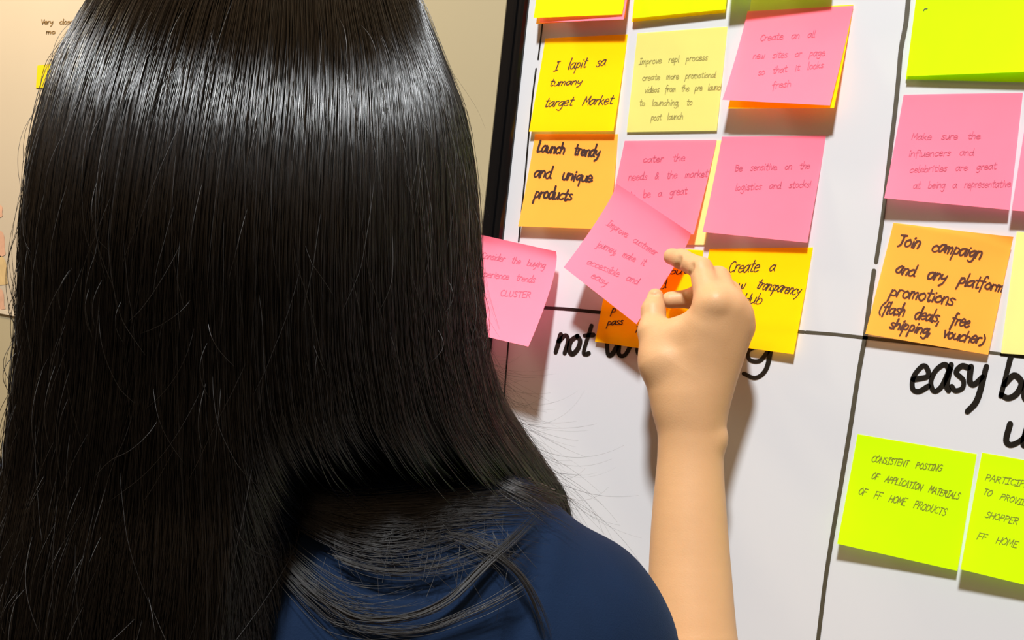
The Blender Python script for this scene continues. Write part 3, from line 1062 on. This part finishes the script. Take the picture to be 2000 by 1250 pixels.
def hair_section(th, z, dz=0.0):
    """outline of the hair round the head at height z"""
    lt, rt = np.interp(z, LZ, LA), np.interp(z, RZ, RA)
    top = np.sqrt(np.clip(1 - (np.clip(z - ZD, 0, None) / (ZT - ZD)) ** 2, 0, 1))
    back = top * np.interp(z, [-0.6, -0.3, -0.20, -0.10, -0.05, ZD], [0.150, 0.150, 0.140, 0.122, 0.121, 0.124])
    front = top * 0.10
    sn, cs = np.sin(th), np.cos(th)
    lat = np.where(sn > 0, rt, lt) * np.sign(sn) * np.abs(sn) ** 0.85
    fwd = np.where(cs > 0, -back * np.abs(cs) ** 0.9, front * np.abs(cs))
    # the right hand part is swept forward over the shoulder and falls in front of it
    side = sstep(lat, 0.045, 0.085) * sstep(-z + dz, 0.035, 0.125)
    fwd = fwd * (1 - side) + (0.07 + 0.25 * fwd) * side
    return lat, fwd


# fit the outline so that its silhouette, seen from the lens, is the photographed one
_cl = W2L(CAM)
for _it in range(14):
    for Zt, A, T_, sg in ((LZ, LA, LT, -1), (RZ, RA, RT, 1)):
        tg, zg = np.meshgrid(np.linspace(0, np.pi * 0.8, 60) * sg, Zt)
        la, fw = hair_section(tg, zg)
        k_ = (0 - _cl[1]) / (fw - _cl[1])
        lp = (_cl[0] + (la - _cl[0]) * k_) * sg
        zp = _cl[2] + (zg - _cl[2]) * k_
        ar = lp.argmax(1)
        lm, zm = lp[np.arange(len(Zt)), ar], zp[np.arange(len(Zt)), ar]
        want = np.interp(zm, Zt, T_)
        A[:-1] *= np.clip(want[:-1] / np.maximum(lm[:-1], 1e-4), 0.85, 1.15)
        A[:2] = A[2]


def hair_surface(th, t, inset=0.0, dz=0.0):
    """th: angle round the head (0 = back, + = right); t in 0..1 from the crown to the ends"""
    th, t = np.broadcast_arrays(np.asarray(th, float), np.asarray(t, float))
    td = 0.30
    dome = t < td
    a = np.clip(t / td, 0, 1) * np.pi / 2
    s = np.clip((t - td) / (1 - td), 0, 1)
    z = np.where(dome, ZD + (ZT - ZD) * np.cos(a), ZD - 0.32 * s)
    lat, fwd = hair_section(th, z, dz)
    g = np.minimum(1, t / 0.12)
    lat = lat - inset * np.sin(th) * g
    fwd = fwd + inset * np.cos(th) * g
    z = z - inset * np.cos(a) * dome
    return np.stack([lat, fwd, z], -1)


M_HAIRBASE = mat('black_hair_mass', (0.004, 0.0035, 0.003), rough=0.75, spec=0.12, noise=0.3, nscale=80)
nth, nt_ = 120, 60
TH, T = np.meshgrid(np.linspace(-np.pi, np.pi, nth), np.linspace(0.0, 0.97, nt_), indexing='ij')
T = np.minimum(T, np.where(np.abs(TH) > np.pi * 0.74, 0.27, 1.0))                # the face stays free
hp = hair_surface(TH, T, 0.010)
hp = L2W(hp[..., 0], hp[..., 1], hp[..., 2]).reshape(-1, 3)
hf = [(i * nt_ + j, i * nt_ + j + 1, (i + 1) * nt_ + j + 1, (i + 1) * nt_ + j) for i in range(nth - 1) for j in range(nt_ - 1)]
hair = mesh_obj('hair', hp, hf, M_HAIRBASE, smooth=True)
hair['label'] = 'long straight glossy black hair'
adopt(hair, person)


def hair_mat(name, mel, rough, refl, tilt):
    m = bpy.data.materials.new(name)
    m.use_nodes = True
    nt = m.node_tree
    nt.nodes.remove(nt.nodes['Principled BSDF'])
    h = nt.nodes.new('ShaderNodeBsdfHairPrincipled')
    h.model = 'CHIANG'
    h.parametrization = 'MELANIN'
    h.inputs['Melanin'].default_value = mel
    h.inputs['Melanin Redness'].default_value = 0.4
    h.inputs['Roughness'].default_value = rough
    h.inputs['Radial Roughness'].default_value = 0.35
    h.inputs['Random Roughness'].default_value = 0.3
    h.inputs['Coat'].default_value = 0.0
    h.inputs['IOR'].default_value = refl
    h.inputs['Offset'].default_value = tilt
    nt.links.new(h.outputs[0], nt.nodes['Material Output'].inputs[0])
    return m


M_HAIR = hair_mat('black_hair', 1.0, 0.11, 1.6, 0.135)
M_WISP = hair_mat('stray_black_hair', 1.0, 0.35, 1.65, 0.0)


def strands(name, pts, radii, material, parent):
    """pts: list of (n, 3) arrays, radii: list of (n,) arrays"""
    cu = bpy.data.hair_curves.new(name)
    sizes = [len(p) for p in pts]
    cu.add_curves(sizes)
    P_ = np.vstack(pts).astype(np.float32)
    cu.attributes['position'].data.foreach_set('vector', P_.ravel()) if 'position' in cu.attributes else cu.points.foreach_set('position', P_.ravel())
    at = cu.attributes.get('radius') or cu.attributes.new('radius', 'FLOAT', 'POINT')
    at.data.foreach_set('value', np.concatenate(radii).astype(np.float32))
    cu.materials.append(material)
    o = bpy.data.objects.new(name, cu)
    COL.objects.link(o)
    adopt(o, parent)
    return o


NS, NP = 30000, 34
tt = np.r_[np.linspace(0.0, 0.30, 13), np.linspace(0.30, 1.0, NP - 12)[1:]]
th0 = np.r_[rng.uniform(-np.pi * 0.74, np.pi * 0.74, NS - 3500), rng.uniform(np.pi * 0.74, np.pi * 1.26, 3500)]
ncl = 420
cl_th = np.sort(rng.uniform(-np.pi * 0.74, np.pi * 1.26, ncl))
near = cl_th[np.clip(np.searchsorted(cl_th, th0), 0, ncl - 1)]
clump = rng.uniform(0.0, 0.5, NS)[:, None] * sstep(tt, 0.2, 1.0)[None]
drift = rng.normal(0, 0.05, NS)[:, None] * tt[None] + 0.020 * np.sin(tt[None] * rng.uniform(3, 11, NS)[:, None] + rng.uniform(0, 6, NS)[:, None])
th = th0[:, None] * (1 - clump) + near[:, None] * clump + drift
end = np.where(th0 > np.pi * 0.74, rng.uniform(0.27, 0.31, NS), rng.uniform(0.80, 1.0, NS))
tend = tt[None] * end[:, None]
inset = (rng.uniform(-0.0010, 0.009, NS)[:, None] + 0.0012 * np.sin(tt[None] * 14 + rng.uniform(0, 6, NS)[:, None]))
hs_ = hair_surface(th, tend, inset, (rng.normal(0, 0.010, NS) - 0.006 + 0.005 * np.sin(th0 * 23))[:, None])
hs_ = hs_ + rng.normal(0, 0.0006, (NS, 1, 3))
hw = L2W(hs_[..., 0], hs_[..., 1], hs_[..., 2])
rad = np.full((NS, NP), 0.00011) * rng.uniform(0.8, 1.3, NS)[:, None]
rad[:, -3:] *= np.array([0.8, 0.5, 0.15])
strands('hair_strands', list(hw), list(rad), M_HAIR, hair)

# stray hairs standing off the surface
pts, rds = [], []
for k in range(760):
    th_ = rng.uniform(-1.5, 1.5)
    t0 = rng.uniform(0.17, 0.92)
    n = 9
    ln = rng.uniform(0.03, 0.11)
    sl = rng.normal(0, 0.13)
    q = np.linspace(0, 1, n)
    a = hair_surface(th_ + sl * q * (ln / 0.1) * 0.6 + rng.normal(0, .03) * q ** 2, np.clip(t0 + ln * q, 0, 0.99), -0.002 - 0.004 * np.sin(np.pi * q) * rng.uniform(0.2, 1.2))
    pts.append(L2W(a[:, 0], a[:, 1], a[:, 2]))
    rds.append(np.full(n, rng.uniform(0.00007, 0.00013)) * np.r_[.4, np.ones(n - 2), .3])
# loose hairs off the outline on both sides
for k in range(420):
    right = rng.random() < 0.55
    th_ = (1.45 if right else -1.45) + rng.normal(0, 0.12)
    t0 = rng.uniform(0.12, 0.85)
    n = 10
    ln = rng.uniform(0.06, 0.22)
    q = np.linspace(0, 1, n)
    out = rng.uniform(0.001, 0.012) * (1.6 if right and t0 > 0.55 else 1.0)
    a = hair_surface(np.full(n, th_), np.clip(t0 + ln * q, 0, 0.96), 0.002 - out * q ** rng.uniform(0.8, 2.0))
    a[:, 1] += rng.normal(0, 0.01) * q
    pts.append(L2W(a[:, 0], a[:, 1], a[:, 2]))
    rds.append(np.full(n, rng.uniform(0.00005, 0.0001)) * np.linspace(1, .3, n))
# hair ends fanning off the right side over the shoulder and towards the arm
for k in range(150):
    s0 = rng.uniform(0, 1)
    x0 = np.interp(s0, [0, .4, .8, 1], [950, 985, 1060, 1120])
    y0 = np.interp(s0, [0, .4, .8, 1], [690, 800, 900, 985])
    L = rng.uniform(60, 220) * (0.6 + 0.5 * s0)
    an = rng.uniform(0.35, 1.25)
    n = 10
    q = np.linspace(0, 1, n)
    bend = rng.normal(0, 0.35)
    x = x0 - 12 + L * q * np.cos(an + bend * q)
    y = y0 - 10 + L * q * np.sin(an + bend * q)
    dep = 0.46 + rng.uniform(-0.02, 0.03) + 0.02 * q
    pts.append(np.array([at_depth(a_, b_2, d_) for a_, b_2, d_ in zip(x, y, dep)]))
    rds.append(np.full(n, rng.uniform(0.00004, 0.00009)) * np.linspace(1, .3, n))
strands('stray_hairs', pts, rds, M_WISP, hair)


# ---- wisps lying on the back of the shirt
def on_shirt(px, py, lift):
    d = ray(px, py)
    d /= np.linalg.norm(d, axis=-1)[:, None]
    t = np.full(len(d), 0.25)
    for _ in range(60):
        p = CAM + d * t[:, None]
        s = field(shirtp, W2L(p)) - 0.004
        t += np.clip(s, -0.01, 0.03) * 0.8
    t = np.minimum(t, 0.62)
    return CAM + d * (t - lift)[:, None]


pts, rds = [], []


def lock(path, count, spread, w0=0.00007, w1=0.00013, n=14, grow=1.0, cut=0.5):
    path = np.array(path, float)
    c = catmull(path, 8)
    s = np.linspace(0, 1, len(c))
    for k in range(count):
        o = rng.normal(0, spread, 2)
        e = rng.uniform(1 - cut, 1)
        b = rng.uniform(0, 0.12)
        q = np.linspace(b, e, n)
        x = np.interp(q, s, c[:, 0]) + o[0] * (0.4 + grow * q) + rng.normal(0, spread * .5) * q ** 2
        y = np.interp(q, s, c[:, 1]) + o[1] * (0.4 + grow * q) + rng.normal(0, spread * .7) * q ** 2
        pts.append(on_shirt(x, y, rng.uniform(0.0008, 0.004)))
        rds.append(np.full(n, rng.uniform(w0, w1)) * np.r_[np.ones(n - 3), .8, .5, .2])


lock([(480, 930), (560, 990), (640, 1035), (720, 1058), (800, 1052), (880, 1030), (960, 1005)], 110, 22)
lock([(470, 890), (580, 965), (680, 1005), (800, 1010), (930, 995), (1060, 985)], 260, 22)
lock([(500, 960), (600, 985), (720, 990), (850, 985), (980, 982), (1080, 980)], 220, 12)
lock([(490, 990), (550, 1080), (620, 1150), (690, 1195), (780, 1205), (860, 1190)], 85, 24)
lock([(560, 1120), (680, 1200), (780, 1208), (870, 1175), (950, 1100), (1010, 1045), (1050, 1005)], 42, 7, grow=0.2, cut=.15)
lock([(930, 1075), (970, 1085), (1020, 1130), (1055, 1200), (1075, 1270)], 30, 6, grow=0.4, cut=.3)
lock([(640, 1220), (800, 1235), (920, 1200), (1000, 1160), (1060, 1120)], 16, 10, grow=0.5, cut=.3)
lock([(640, 1080), (740, 1110), (850, 1105), (960, 1070), (1040, 1085)], 40, 14)
lock([(860, 1040), (920, 1055), (980, 1085), (1020, 1115)], 36, 14)
lock([(930, 900), (990, 945), (1060, 975), (1120, 1005)], 110, 14)
for k in range(60):                                              # short straight ends
    x0, y0 = rng.uniform(620, 1000), rng.uniform(1000, 1110)
    an = rng.uniform(0.6, 1.9)
    L = rng.uniform(30, 110)
    q = np.linspace(0, 1, 7)
    pts.append(on_shirt(x0 + L * q * np.cos(an) + rng.normal(0, 6) * q ** 2, y0 + L * q * np.sin(an), rng.uniform(0.001, 0.004)))
    rds.append(np.full(7, rng.uniform(0.00005, 0.0001)))
strands('stray_hairs', pts, rds, M_WISP, hair)
